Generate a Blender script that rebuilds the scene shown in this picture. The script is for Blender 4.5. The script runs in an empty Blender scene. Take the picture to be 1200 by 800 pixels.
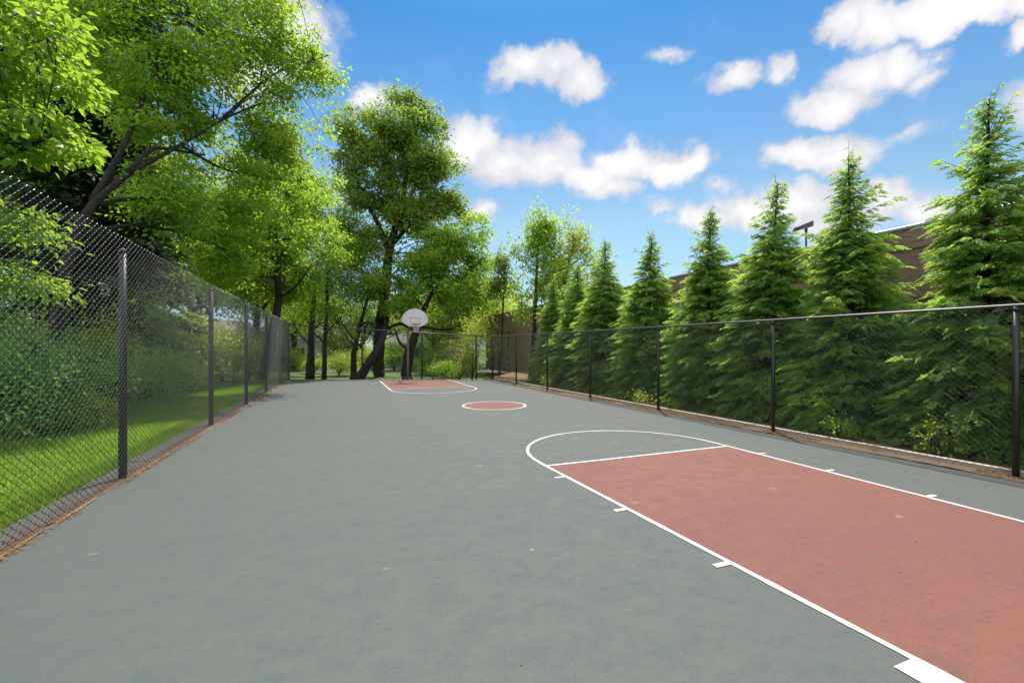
import bpy, math, random
import numpy as np
from mathutils import Vector, Matrix
R = math.radians
rng = np.random.default_rng(7)
random.seed(7)
scene = bpy.context.scene
col = scene.collection

# ------------------------------------------------------------------ camera
H, F, CX, HY = 1.8, 512.0, 600.0, 407.0
YAW = math.atan(200 / F)
cam_d = bpy.data.cameras.new('camera'); cam = bpy.data.objects.new('camera', cam_d); col.objects.link(cam)
cam.location = (0, 0, H); cam.rotation_euler = (R(90), 0, -YAW)
cam_d.sensor_width = 36; cam_d.lens = F / 1200 * 36; cam_d.shift_y = (HY - 400) / 1200
cam_d.clip_end = 2000; cam_d.clip_start = 0.05
scene.camera = cam
CT, ST = math.cos(YAW), math.sin(YAW)

def P(x, y, Z):
    """the point at photo position x, y at the distance Z ahead of the camera"""
    X = (x - CX) * Z / F
    return np.array((X * CT + Z * ST, -X * ST + Z * CT, H + (HY - y) * Z / F))

# ------------------------------------------------------------------ light
SUN_EL = R(64)
SUN_AZ = math.atan2(0.50, 0.92)          # clockwise from +Y
sund = np.array((math.sin(SUN_AZ) * math.cos(SUN_EL), math.cos(SUN_AZ) * math.cos(SUN_EL), math.sin(SUN_EL)))
sl = bpy.data.lights.new('sun', 'SUN'); sl.energy = 2.75; sl.angle = R(0.53); sl.color = (1, 0.955, 0.88)
so = bpy.data.objects.new('sun', sl); col.objects.link(so)
so.rotation_euler = Vector(-sund).to_track_quat('-Z', 'Y').to_euler()

vs = scene.view_settings
vs.view_transform = 'Standard'; vs.look = 'None'; vs.gamma = 1; vs.use_curve_mapping = False
vs.exposure = 1.3

world = bpy.data.worlds.new('World'); scene.world = world; world.use_nodes = True
W = world.node_tree; W.nodes.clear()

class NT:
    def __init__(s, tree): s.t = tree
    def n(s, typ, **kw):
        nd = s.t.nodes.new(typ)
        for k, v in kw.items(): setattr(nd, k, v)
        return nd
    def l(s, a, b): s.t.links.new(a, b)
    def set(s, sock, v):
        if isinstance(v, bpy.types.NodeSocket): s.l(v, sock)
        elif v is not None: sock.default_value = v
    def math(s, op, a, b=None, c=None, clamp=False):
        nd = s.n('ShaderNodeMath', operation=op, use_clamp=clamp)
        for i, v in enumerate((a, b, c)):
            if v is not None: s.set(nd.inputs[i], v)
        return nd.outputs[0]
    def mix(s, f, a, b, blend='MIX'):
        nd = s.n('ShaderNodeMix', data_type='RGBA', blend_type=blend)
        s.set(nd.inputs[0], f)
        for sock, v in ((nd.inputs[6], a), (nd.inputs[7], b)):
            s.set(sock, (*v, 1) if isinstance(v, tuple) and len(v) == 3 else v)
        return nd.outputs[2]
    def mapr(s, v, a, b, c=0.0, d=1.0, smooth=False):
        nd = s.n('ShaderNodeMapRange'); nd.clamp = True
        if smooth: nd.interpolation_type = 'SMOOTHSTEP'
        s.set(nd.inputs[0], v)
        for i, q in enumerate((a, b, c, d)): nd.inputs[i + 1].default_value = q
        return nd.outputs[0]
    def noise(s, vec, scale, detail=4, rough=0.55, dist=0.0, color=False):
        nd = s.n('ShaderNodeTexNoise'); s.l(vec, nd.inputs['Vector'])
        nd.inputs['Scale'].default_value = scale; nd.inputs['Detail'].default_value = detail
        nd.inputs['Roughness'].default_value = rough; nd.inputs['Distortion'].default_value = dist
        return nd.outputs['Color' if color else 'Fac']
    def ramp(s, f, stops):
        nd = s.n('ShaderNodeValToRGB'); e = nd.color_ramp.elements
        while len(e) < len(stops): e.new(0.5)
        for i, (p, c) in enumerate(stops): e[i].position = p; e[i].color = (*c, 1)
        s.l(f, nd.inputs[0]); return nd.outputs[0]

w = NT(W)
sky = w.n('ShaderNodeTexSky', sky_type='NISHITA'); sky.sun_disc = False
sky.sun_elevation = SUN_EL; sky.sun_rotation = SUN_AZ
sky.air_density = 1.0; sky.dust_density = 0.6; sky.ozone_density = 2.5; sky.altitude = 0
tc = w.n('ShaderNodeTexCoord'); dirv = tc.outputs['Generated']

def pdir(x, y):
    d = P(x, y, 1.0) - np.array((0, 0, H)); return d / np.linalg.norm(d)
# cumulus clouds: bearing, height and size of each puff in the sky
PUFFS = [(612, 82, 40, 24, 1), (650, 78, 45, 27, 1), (680, 94, 36, 24, 1),
         (552, 168, 40, 36, 1), (590, 190, 45, 30, 1), (640, 188, 50, 34, 1), (690, 205, 52, 26, 1), (735, 190, 50, 28, 1), (780, 197, 45, 24, 1), (812, 188, 34, 18, 1), (715, 222, 40, 16, .8),
         (565, 243, 20, 13, .8), (432, 118, 34, 16, .8), (330, 40, 70, 60, .8), (285, 80, 60, 40, .8),
         (985, 32, 34, 22, .9), (1025, 26, 50, 32, 1), (1085, 18, 60, 30, 1), (1140, 12, 60, 26, 1), (1190, 14, 40, 22, 1), (1186, 48, 24, 14, .7),
         (1050, 82, 42, 30, .8), (1012, 90, 48, 26, 1), (975, 118, 50, 24, 1), (1080, 100, 24, 22, .45),
         (935, 182, 50, 22, 1), (985, 180, 55, 24, 1), (1020, 172, 34, 18, .7), (1070, 158, 30, 12, .3),
         (862, 93, 36, 17, .75), (915, 88, 17, 22, .7), (785, 62, 26, 13, .4),
         (830, 252, 44, 18, .7), (885, 248, 55, 24, .9), (945, 240, 60, 28, 1), (1050, 232, 46, 24, 1), (1090, 246, 40, 20, .9), (980, 262, 60, 24, .8), (845, 222, 22, 12, .4), (775, 240, 22, 9, .35),
         (1250, 120, 80, 35, .9), (1320, 260, 90, 30, .9), (-90, 120, 120, 50, .9)]
# wider clouds all round, out of the picture, so that the light and reflections fit
wq = w.noise(dirv, 11.0, 9, 0.58, color=True)
wsub = w.n('ShaderNodeVectorMath', operation='SUBTRACT'); w.l(wq, wsub.inputs[0]); wsub.inputs[1].default_value = (.5, .5, .5)
wsc = w.n('ShaderNodeVectorMath', operation='SCALE'); w.l(wsub.outputs[0], wsc.inputs[0]); wsc.inputs['Scale'].default_value = 0.10
wad = w.n('ShaderNodeVectorMath', operation='ADD'); w.l(dirv, wad.inputs[0]); w.l(wsc.outputs[0], wad.inputs[1])
dens = None; shade = None
for (x, y, rw, rh, a) in PUFFS:
    c = pdir(x, y); ax = pdir(x + rw, y) - pdir(x - rw, y); bx = pdir(x, y - rh) - pdir(x, y + rh)
    ra, rb = np.linalg.norm(ax) / 2 * 1.22, np.linalg.norm(bx) / 2 * 1.22
    ax = ax / np.linalg.norm(ax); yv = c - ax * c.dot(ax); yv /= np.linalg.norm(yv); bz = np.cross(ax, yv)
    m = Matrix(((ax[0], yv[0], bz[0]), (ax[1], yv[1], bz[1]), (ax[2], yv[2], bz[2])))
    mp = w.n('ShaderNodeMapping', vector_type='TEXTURE'); w.l(wad.outputs[0], mp.inputs[0])
    mp.inputs['Location'].default_value = c; mp.inputs['Rotation'].default_value = m.to_euler()
    mp.inputs['Scale'].default_value = (ra, 0.9, rb)
    ln = w.n('ShaderNodeVectorMath', operation='LENGTH'); w.l(mp.outputs[0], ln.inputs[0])
    d = w.math('MULTIPLY_ADD', ln.outputs['Value'], -a, a)
    dens = d if dens is None else w.math('SMOOTH_MAX', dens, d, 0.18)
fine = w.noise(dirv, 30.0, 10, 0.60)
dd = w.math('MULTIPLY_ADD', w.math('SUBTRACT', fine, 0.5), 0.62, dens)
cmask = w.mapr(dd, -0.02, 0.46, 0, 0.97, True)
soft = w.noise(wad.outputs[0], 7.0, 4, 0.55)
csh = w.mapr(w.math('MULTIPLY_ADD', soft, 0.9, w.math('MULTIPLY', dd, 0.55)), 0.48, 1.0, 0, 1, True)
ccol = w.mix(csh, (2.45, 2.47, 2.72), (3.6, 3.56, 3.56))
wisp = w.mapr(w.noise(dirv, 4.5, 6, 0.62, 0.6), 0.50, 0.85, 0, 0.22, True)
sepd = w.n('ShaderNodeSeparateXYZ'); w.l(dirv, sepd.inputs[0])
# clear deep blue band in the middle of the sky, pale towards the horizon, bright unseen cloud glow added overhead as fill light
tone = w.ramp(sepd.outputs[2], [(0.0, (.36, .44, .60)), (0.26, (.47, .53, .475)), (0.47, (.258, .444, .513)), (0.60, (.124, .343, .488)), (0.66, (.17, .38, .51)), (0.82, (2.7, 2.05, 1.35)), (1.0, (2.7, 2.05, 1.35))])
skyt = w.mix(1.0, sky.outputs[0], tone, 'MULTIPLY')
skyw = w.mix(wisp, skyt, (2.95, 3.05, 3.2))
# unseen white cloud cover added behind the camera to brighten the shaded sides
bdot = w.n('ShaderNodeVectorMath', operation='DOT_PRODUCT'); w.l(dirv, bdot.inputs[0]); bdot.inputs[1].default_value = (-ST, -CT, 0.12)
cover = w.math('MULTIPLY', w.mapr(bdot.outputs['Value'], 0.05, 0.55, 0, 1, True), w.mapr(w.noise(wad.outputs[0], 3.0, 5, 0.55), 0.30, 0.52, 0, 0.95, True))
skyw = w.mix(cover, skyw, (5.4, 5.35, 5.3))
skyc = w.mix(cmask, skyw, ccol)
bg = w.n('ShaderNodeBackground'); w.l(skyc, bg.inputs[0]); bg.inputs[1].default_value = 0.12
wo = w.n('ShaderNodeOutputWorld'); w.l(bg.outputs[0], wo.inputs[0])

# ------------------------------------------------------------------ helpers
def tag(o, label=None, cat=None, group=None, kind=None):
    if label: o['label'] = label
    if cat: o['category'] = cat
    if group: o['group'] = group
    if kind: o['kind'] = kind
    return o

def empty(name, loc=(0, 0, 0), label=None, cat=None, group=None, rz=0.0):
    o = bpy.data.objects.new(name, None); col.objects.link(o)
    o.location = loc; o.rotation_euler = (0, 0, rz); o.empty_display_size = .3
    return tag(o, label, cat, group)

def mesh_np(name, verts, loops, counts, mat=None, parent=None, smooth=False, mats=None):
    me = bpy.data.meshes.new(name)
    verts = np.asarray(verts, dtype=np.float32); loops = np.asarray(loops, dtype=np.int32).ravel()
    counts = np.asarray(counts, dtype=np.int32)
    me.vertices.add(len(verts)); me.vertices.foreach_set('co', verts.ravel())
    me.loops.add(len(loops)); me.loops.foreach_set('vertex_index', loops)
    me.polygons.add(len(counts))
    st = np.zeros(len(counts), dtype=np.int32); st[1:] = np.cumsum(counts)[:-1]
    me.polygons.foreach_set('loop_start', st)
    me.polygons.foreach_set('use_smooth', np.full(len(counts), smooth, dtype=bool))
    me.update(calc_edges=True)
    for m in (mats or ([mat] if mat else [])): me.materials.append(m)
    o = bpy.data.objects.new(name, me); col.objects.link(o)
    if parent: o.parent = parent
    return o

class MB:
    """collects boxes, tubes and polygons and links them as one mesh object"""
    def __init__(s): s.v = []; s.f = []; s.nv = 0; s.sm = False
    def add(s, v, f):
        v = np.asarray(v, dtype=float); s.v.append(v)
        s.f += [tuple(i + s.nv for i in q) for q in f]; s.nv += len(v)
        return s
    def box(s, lo, hi, bev=0.0):
        x0, y0, z0 = lo; x1, y1, z1 = hi
        if bev:
            b = bev; v = []; ring = lambda i, z: [(x0 + i, y0 + i, z), (x1 - i, y0 + i, z), (x1 - i, y1 - i, z), (x0 + i, y1 - i, z)]
            v = ring(b, z0) + ring(0, z0 + b) + ring(0, z1 - b) + ring(b, z1)
            f = [(3, 2, 1, 0), (12, 13, 14, 15)]
            for k in range(3):
                for i in range(4): f.append((k * 4 + i, k * 4 + (i + 1) % 4, k * 4 + 4 + (i + 1) % 4, k * 4 + 4 + i))
            return s.add(v, f)
        v = [(x0, y0, z0), (x1, y0, z0), (x1, y1, z0), (x0, y1, z0), (x0, y0, z1), (x1, y0, z1), (x1, y1, z1), (x0, y1, z1)]
        return s.add(v, [(3, 2, 1, 0), (4, 5, 6, 7), (0, 1, 5, 4), (1, 2, 6, 5), (2, 3, 7, 6), (3, 0, 4, 7)])
    def tube(s, pts, rad, sides=8, caps=True):
        pts = np.asarray(pts, dtype=float); n = len(pts); rad = np.broadcast_to(np.asarray(rad, dtype=float), (n,))
        t = np.gradient(pts, axis=0); t /= np.linalg.norm(t, axis=1)[:, None] + 1e-12
        ref = np.array((0, 0, 1.0)) if abs(t[0][2]) < .9 else np.array((1.0, 0, 0))
        u = np.cross(t[0], ref); u /= np.linalg.norm(u); V = []
        a = np.linspace(0, 2 * math.pi, sides, endpoint=False)
        for i in range(n):
            u = u - t[i] * u.dot(t[i]); u /= np.linalg.norm(u) + 1e-12; b = np.cross(t[i], u)
            V.append(pts[i] + rad[i] * (np.cos(a)[:, None] * u + np.sin(a)[:, None] * b))
        f = []
        for i in range(n - 1):
            for k in range(sides):
                k2 = (k + 1) % sides
                f.append((i * sides + k, i * sides + k2, (i + 1) * sides + k2, (i + 1) * sides + k))
        if caps: f.append(tuple(range(sides))[::-1]); f.append(tuple((n - 1) * sides + k for k in range(sides)))
        return s.add(np.concatenate(V), f)
    def poly(s, pts): return s.add(pts, [tuple(range(len(pts)))])
    def build(s, name, mat, parent=None, smooth=False):
        return mesh_np(name, np.concatenate(s.v), [i for q in s.f for i in q], [len(q) for q in s.f], mat, parent, smooth)

def snoise(p, seed=0):
    """cheap smooth 3-D noise in about -1..1"""
    r = np.random.default_rng(seed); o = np.zeros(len(p))
    for k in range(5):
        d = r.normal(size=3); d /= np.linalg.norm(d)
        o += np.sin((p @ d) * r.uniform(.7, 1.5) + 2.0 * np.sin((p @ r.normal(size=3)) * .45) + r.uniform(0, 6.28))
    return o / 3.0

# ------------------------------------------------------------------ materials
def mat(name):
    m = bpy.data.materials.new(name); m.use_nodes = True; t = NT(m.node_tree); t.t.nodes.clear()
    out = t.n('ShaderNodeOutputMaterial'); b = t.n('ShaderNodeBsdfPrincipled'); t.l(b.outputs[0], out.inputs[0])
    return m, t, b, out
def bump(t, b, h, strength, dist):
    nd = t.n('ShaderNodeBump'); nd.inputs['Strength'].default_value = strength; nd.inputs['Distance'].default_value = dist
    t.l(h, nd.inputs['Height']); t.l(nd.outputs[0], b.inputs['Normal'])
def obj_co(t): return t.n('ShaderNodeTexCoord').outputs['Object']
def scaled(t, v, s):
    mp = t.n('ShaderNodeMapping'); t.l(v, mp.inputs[0]); mp.inputs['Scale'].default_value = s; return mp.outputs[0]

def simple(name, c, rough=0.6, metal=0.0, var=0.25, scale=6.0, bmp=0.1):
    m, t, b, o = mat(name); co = obj_co(t)
    n = t.noise(co, scale, 5)
    lo = tuple(x * (1 - var) for x in c); hi = tuple(min(1, x * (1 + var)) for x in c)
    t.l(t.mix(n, lo, hi), b.inputs['Base Color'])
    b.inputs['Roughness'].default_value = rough; b.inputs['Metallic'].default_value = metal
    if bmp: bump(t, b, t.noise(co, scale * 8, 4), bmp, .01)
    return m

def court_mat(name, c1, c2, c3, c4, pale):
    m, t, b, o = mat(name); co = obj_co(t)
    st = scaled(t, co, (.55, 1, 1))
    big = t.noise(st, .5, 5, .6, .4); mid = t.noise(scaled(t, co, (.8, 1, 1)), 4.6, 9, .74, .2); fin = t.noise(scaled(t, co, (.8, 1, 1)), 21, 7, .75)
    gr = t.noise(co, 120, 4, .8); sc = t.noise(scaled(t, co, (.18, 1, 1)), 9, 6, .7)
    c = t.mix(t.mapr(big, .36, .64, smooth=True), c1, c2)
    c = t.mix(t.mapr(mid, .46, .64, 0, .9, True), c, c3)
    c = t.mix(t.mapr(fin, .52, .66, 0, .75, True), c, c4)
    c = t.mix(t.mapr(sc, .56, .78, 0, .45, True), c, c2)
    c = t.mix(t.mapr(gr, .30, .55, .42, 0), c, tuple(x * .35 for x in c1))
    c = t.mix(t.mapr(gr, .56, .80, 0, .45), c, pale)
    # worn pale flecks, small dark spots and hairline cracks
    v = t.n('ShaderNodeTexVoronoi'); t.l(scaled(t, co, (.6, 1, 1)), v.inputs['Vector']); v.inputs['Scale'].default_value = 4.2
    sep = t.n('ShaderNodeSeparateColor'); t.l(v.outputs['Color'], sep.inputs[0])
    r_ = t.math('MULTIPLY', t.math('POWER', sep.outputs[0], 4.0), .15)
    fl = t.math('MULTIPLY', t.math('LESS_THAN', t.math('MULTIPLY_ADD', fin, .16, v.outputs['Distance']), t.math('ADD', r_, .078)), t.mapr(sep.outputs[1], .2, 1, .1, .75))
    c = t.mix(fl, c, pale)
    v2 = t.n('ShaderNodeTexVoronoi'); t.l(co, v2.inputs['Vector']); v2.inputs['Scale'].default_value = 1.7
    sp2 = t.n('ShaderNodeSeparateColor'); t.l(v2.outputs['Color'], sp2.inputs[0])
    ds = t.math('MULTIPLY', t.math('LESS_THAN', v2.outputs['Distance'], t.math('MULTIPLY', t.math('POWER', sp2.outputs[0], 6.0), .045)), .75)
    c = t.mix(ds, c, (.03, .03, .028))
    v3 = t.n('ShaderNodeTexVoronoi', feature='DISTANCE_TO_EDGE'); v3.inputs['Scale'].default_value = .16
    wv = t.n('ShaderNodeVectorMath', operation='MULTIPLY_ADD'); t.l(t.noise(co, 1.1, 7, .7, color=True), wv.inputs[0]); wv.inputs[1].default_value = (1.6, 1.6, 0); t.l(co, wv.inputs[2]); t.l(wv.outputs[0], v3.inputs['Vector'])
    ck_ = t.math('MULTIPLY', t.math('LESS_THAN', v3.outputs['Distance'], .0007), t.mapr(t.noise(co, .35, 3), .50, .58, 0, .45))
    c = t.mix(ck_, c, tuple(x * .3 for x in c1))
    t.l(c, b.inputs['Base Color'])
    t.l(t.mapr(mid, .3, .7, .62, .85), b.inputs['Roughness']); b.inputs['Specular IOR Level'].default_value = .35
    bump(t, b, t.math('MULTIPLY_ADD', gr, .6, t.math('MULTIPLY', fin, .4)), .35, .006)
    return m

M = {}
M['court'] = court_mat('grey_green_acrylic', (.0615, .0745, .0715), (.0710, .0775, .073), (.0570, .0755, .0775), (.086, .0940, .089), (.18, .19, .18))
M['red'] = court_mat('red_acrylic', (.135, .0475, .0385), (.155, .054, .0395), (.115, .055, .048), (.16, .075, .057), (.225, .14, .12))

m, t, b, o = mat('white_line_paint'); co = obj_co(t)
n1 = t.noise(co, 9, 6, .7); n2 = t.noise(co, 60, 4, .7)
c = t.mix(t.mapr(n1, .55, .8, 0, .35), (.47, .46, .44), (.32, .31, .29)); c = t.mix(t.mapr(n2, .62, .8, 0, .5), c, (.25, .26, .25)); c = t.mix(t.mapr(t.noise(co, 34, 8, .8), .60, .66, 0, .75), c, (.12, .12, .115))
t.l(c, b.inputs['Base Color']); b.inputs['Roughness'].default_value = .65; M['line'] = m
m, t, b, o = mat('worn_white_line_paint'); co = obj_co(t)
n1 = t.noise(co, 5, 6, .7)
t.l(t.mix(t.mapr(n1, .4, .7), (.55, .53, .48), (.34, .31, .28)), b.inputs['Base Color']); b.inputs['Roughness'].default_value = .7; M['line_old'] = m

m, t, b, o = mat('black_vinyl_wire')
b.inputs['Base Color'].default_value = (.030, .031, .031, 1); b.inputs['Roughness'].default_value = .42; b.inputs['Specular IOR Level'].default_value = 1.0; b.inputs['Coat Weight'].default_value = .6; b.inputs['Coat Roughness'].default_value = .2; M['wire'] = m
m, t, b, o = mat('black_powder_coat'); co = obj_co(t)
t.l(t.mix(t.noise(co, 14, 4), (.008, .009, .009), (.02, .021, .02)), b.inputs['Base Color']); b.inputs['Roughness'].default_value = .38; M['post'] = m
M['galv'] = simple('weathered_steel_pipe', (.085, .088, .088), .42, .5, .3, 20, .05)
M['concrete'] = simple('grey_concrete_kerb', (.105, .10, .09), .9, 0, .4, 7, .4)
M['timber'] = simple('pale_weathered_timber', (.42, .38, .31), .85, 0, .3, 9, .3)
M['asphalt'] = simple('road_asphalt', (.11, .11, .112), .9, 0, .25, 3, .3)
M['white_paint'] = simple('white_painted_siding', (.62, .63, .64), .6, 0, .1, 3, .05)
M['tan_paint'] = simple('tan_siding', (.46, .36, .22), .7, 0, .12, 3, .05)
M['pink_paint'] = simple('faded_brick_red_siding', (.40, .23, .19), .7, 0, .15, 4, .05)
M['shingle'] = simple('grey_roof_shingle', (.12, .115, .115), .9, 0, .3, 6, .3)
M['shutter'] = simple('dark_shutter_paint', (.03, .035, .05), .5, 0, .2, 6, .05)
M['board'] = simple('off_white_backboard_paint', (.60, .61, .63), .45, 0, .08, 5, .03)
M['rim'] = simple('orange_red_rim_paint', (.42, .10, .04), .45, 0, .25, 12, .05)
M['boardline'] = simple('faded_red_board_line', (.42, .24, .20), .6, 0, .2, 12, 0)
M['net'] = simple('pink_white_net_cord', (.62, .48, .44), .9, 0, .1, 20, 0)
M['hpole'] = simple('grey_painted_pole', (.16, .16, .155), .45, .3, .2, 10, .05)
M['coping'] = simple('pale_metal_coping', (.38, .44, .48), .4, .4, .15, 5, .03)
M['lens'] = simple('lamp_lens_plastic', (.50, .44, .42), .3, 0, .15, 12, 0)
M['bronze'] = simple('dark_bronze_housing', (.045, .04, .038), .4, .3, .2, 10, .03)

m, t, b, o = mat('window_glass'); co = obj_co(t)
t.l(t.mix(t.noise(co, .8, 3), (.02, .03, .035), (.09, .12, .13)), b.inputs['Base Color']); b.inputs['Roughness'].default_value = .06; b.inputs['Specular IOR Level'].default_value = .8; M['glass'] = m

m, t, b, o = mat('red_brown_brick'); co = obj_co(t)
sp = t.n('ShaderNodeSeparateXYZ'); t.l(co, sp.inputs[0]); cb = t.n('ShaderNodeCombineXYZ')
t.l(t.math('ADD', sp.outputs[1], sp.outputs[0]), cb.inputs[0]); t.l(sp.outputs[2], cb.inputs[1])
br = t.n('ShaderNodeTexBrick'); t.l(cb.outputs[0], br.inputs['Vector'])
br.inputs['Scale'].default_value = 1; br.inputs['Brick Width'].default_value = .23; br.inputs['Row Height'].default_value = .075; br.inputs['Mortar Size'].default_value = .009
br.inputs['Color1'].default_value = (.23, .130, .092, 1); br.inputs['Color2'].default_value = (.37, .225, .165, 1); br.inputs['Mortar'].default_value = (.27, .23, .20, 1)
c = t.mix(t.mapr(t.noise(co, .7, 5, .6), .3, .7, 0, .5), br.outputs['Color'], (.13, .09, .075))
t.l(c, b.inputs['Base Color']); b.inputs['Roughness'].default_value = .9; bump(t, b, t.math('SUBTRACT', 1.0, br.outputs['Fac']), .6, .008); M['brick'] = m

m, t, b, o = mat('bark'); co = obj_co(t); st = scaled(t, co, (9, 9, 1.6))
n1 = t.noise(st, 1.6, 6, .65, .6)
t.l(t.mix(t.mapr(n1, .3, .7), (.010, .008, .007), (.042, .035, .028)), b.inputs['Base Color']); b.inputs['Roughness'].default_value = .95; bump(t, b, n1, .9, .04); M['bark'] = m

m, t, b, o = mat('lawn_soil_and_turf'); co = obj_co(t)
n1 = t.noise(co, .5, 6, .6); n2 = t.noise(co, 25, 5, .7)
c = t.mix(t.mapr(n1, .35, .65), (.045, .095, .012), (.075, .125, .018)); c = t.mix(t.mapr(n2, .4, .7, 0, .6), c, (.03, .055, .01))
t.l(c, b.inputs['Base Color']); b.inputs['Roughness'].default_value = .95; bump(t, b, n2, .7, .04); M['turf'] = m
m, t, b, o = mat('brown_mulch_and_needles'); co = obj_co(t)
n1 = t.noise(co, 7, 6, .7); n2 = t.noise(scaled(t, co, (1, .5, 1)), 60, 5, .75)
c = t.mix(t.mapr(n1, .35, .65), (.17, .115, .068), (.10, .065, .038)); c = t.mix(t.mapr(n2, .45, .68, 0, .8), c, (.30, .19, .10))
t.l(c, b.inputs['Base Color']); b.inputs['Roughness'].default_value = .95; bump(t, b, n2, .8, .02); M['mulch'] = m

def leaf_mat(name, a, b_, tr, tfac=.45, rough=.45, spec=.35, autumn=None, sunlit_fresh=None):
    m = bpy.data.materials.new(name); m.use_nodes = True; t = NT(m.node_tree); t.t.nodes.clear()
    out = t.n('ShaderNodeOutputMaterial'); p = t.n('ShaderNodeBsdfPrincipled'); tl = t.n('ShaderNodeBsdfTranslucent'); mx = t.n('ShaderNodeMixShader')
    g = t.n('ShaderNodeNewGeometry'); ri = g.outputs['Random Per Island']
    n = t.noise(obj_co(t), .55, 4, .6)
    f = t.math('MULTIPLY_ADD', ri, .55, t.math('MULTIPLY_ADD', n, 1.5, -.5), clamp=True)
    c = t.mix(f, a, b_)
    tcv = t.mix(f, tuple(x * .75 for x in tr), tuple(min(1, x * 1.3) for x in tr))
    if sunlit_fresh:                                           # back-lit sun put into the colour as yellow patches, mixed with new growth
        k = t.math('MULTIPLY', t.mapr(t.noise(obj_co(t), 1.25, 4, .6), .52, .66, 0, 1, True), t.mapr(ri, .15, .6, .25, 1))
        c = t.mix(k, c, sunlit_fresh); tcv = t.mix(k, tcv, tuple(min(.9, x * 2.1) for x in sunlit_fresh))
    if autumn:
        k = t.math('GREATER_THAN', ri, .965); c = t.mix(k, c, autumn); tcv = t.mix(k, tcv, tuple(x * 1.5 for x in autumn))
    t.l(c, p.inputs['Base Color']); p.inputs['Roughness'].default_value = rough; p.inputs['Specular IOR Level'].default_value = spec
    t.l(tcv, tl.inputs[0]); mx.inputs[0].default_value = tfac
    t.l(p.outputs[0], mx.inputs[1]); t.l(tl.outputs[0], mx.inputs[2]); t.l(mx.outputs[0], out.inputs[0])
    return m
L = {}
L['bright'] = leaf_mat('bright_maple_leaf', (.080, .185, .018), (.165, .285, .032), (.40, .60, .045), .5)
L['mid'] = leaf_mat('mid_green_leaf', (.085, .190, .020), (.175, .290, .038), (.46, .66, .05), .5)
L['olive'] = leaf_mat('olive_green_leaf', (.080, .150, .028), (.170, .245, .050), (.34, .50, .06), .45, .5, .3, (.14, .12, .03))
L['oak'] = leaf_mat('deep_green_leaf', (.070, .155, .028), (.145, .240, .046), (.30, .48, .06), .45, .5, .3)
L['yellow'] = leaf_mat('yellow_green_leaf', (.15, .235, .028), (.24, .31, .048), (.54, .66, .07), .5)
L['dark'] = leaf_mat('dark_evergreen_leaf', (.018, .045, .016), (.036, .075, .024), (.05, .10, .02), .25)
L['ivy'] = leaf_mat('ivy_leaf', (.070, .200, .062), (.145, .295, .075), (.28, .52, .08), .42, .55, .25)
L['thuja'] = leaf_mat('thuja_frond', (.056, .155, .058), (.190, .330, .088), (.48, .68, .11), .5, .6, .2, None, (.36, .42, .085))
L['blossom'] = leaf_mat('dry_blossom', (.22, .17, .10), (.30, .25, .14), (.30, .26, .10), .4)
L['grass'] = leaf_mat('grass_blade', (.090, .175, .012), (.160, .270, .022), (.42, .66, .03), .5, .6, .2)
L['litter'] = leaf_mat('dry_litter', (.15, .078, .030), (.28, .150, .055), (.2, .12, .05), .2, .8, .2)

# ------------------------------------------------------------------ leaf builder
def unit(v): return v / (np.linalg.norm(v, axis=-1, keepdims=True) + 1e-12)
def leaves(name, pos, axis, nrm, length, width, m, parent=None, folded=False):
    """one small face (or a folded pair) per leaf"""
    n = len(pos); axis = unit(axis); side = unit(np.cross(axis, nrm)); nr = np.cross(side, axis)
    L_ = length[:, None]; W_ = width[:, None] * .5
    if folded:
        V = np.stack([pos, pos + axis * L_ * .30 + side * W_ + nr * W_ * .35, pos + axis * L_ * .68 + side * W_ * .75 + nr * W_ * .2,
                      pos + axis * L_ - nr * L_ * .12, pos + axis * L_ * .68 - side * W_ * .75 + nr * W_ * .2, pos + axis * L_ * .30 - side * W_ + nr * W_ * .35], 1).reshape(-1, 3)
        b = (np.arange(n) * 6)[:, None]
        F_ = np.concatenate([b + np.array((0, 3, 2, 1)), b + np.array((0, 5, 4, 3))], 1).reshape(-1)
        return mesh_np(name, V, F_, np.full(n * 2, 4), m, parent)
    V = np.stack([pos, pos + axis * L_ * .45 + side * W_ + nr * W_ * .2, pos + axis * L_ - nr * L_ * .06, pos + axis * L_ * .45 - side * W_ + nr * W_ * .2], 1).reshape(-1, 3)
    return mesh_np(name, V, np.arange(n * 4), np.full(n, 4), m, parent)

def curve_pts(a, b, n, sag, r):
    tt = np.linspace(0, 1, n)[:, None]; d = np.linalg.norm(b - a)
    off = r.normal(size=3) * d * .10; off[2] += sag * d
    return a + (b - a) * tt + off * np.sin(tt * math.pi)

def blob(px, py, rw, rh, Z, depth=1.0):
    k = Z / F; return (*P(px, py, Z), rw * k, rw * k * depth, rh * k)

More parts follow.
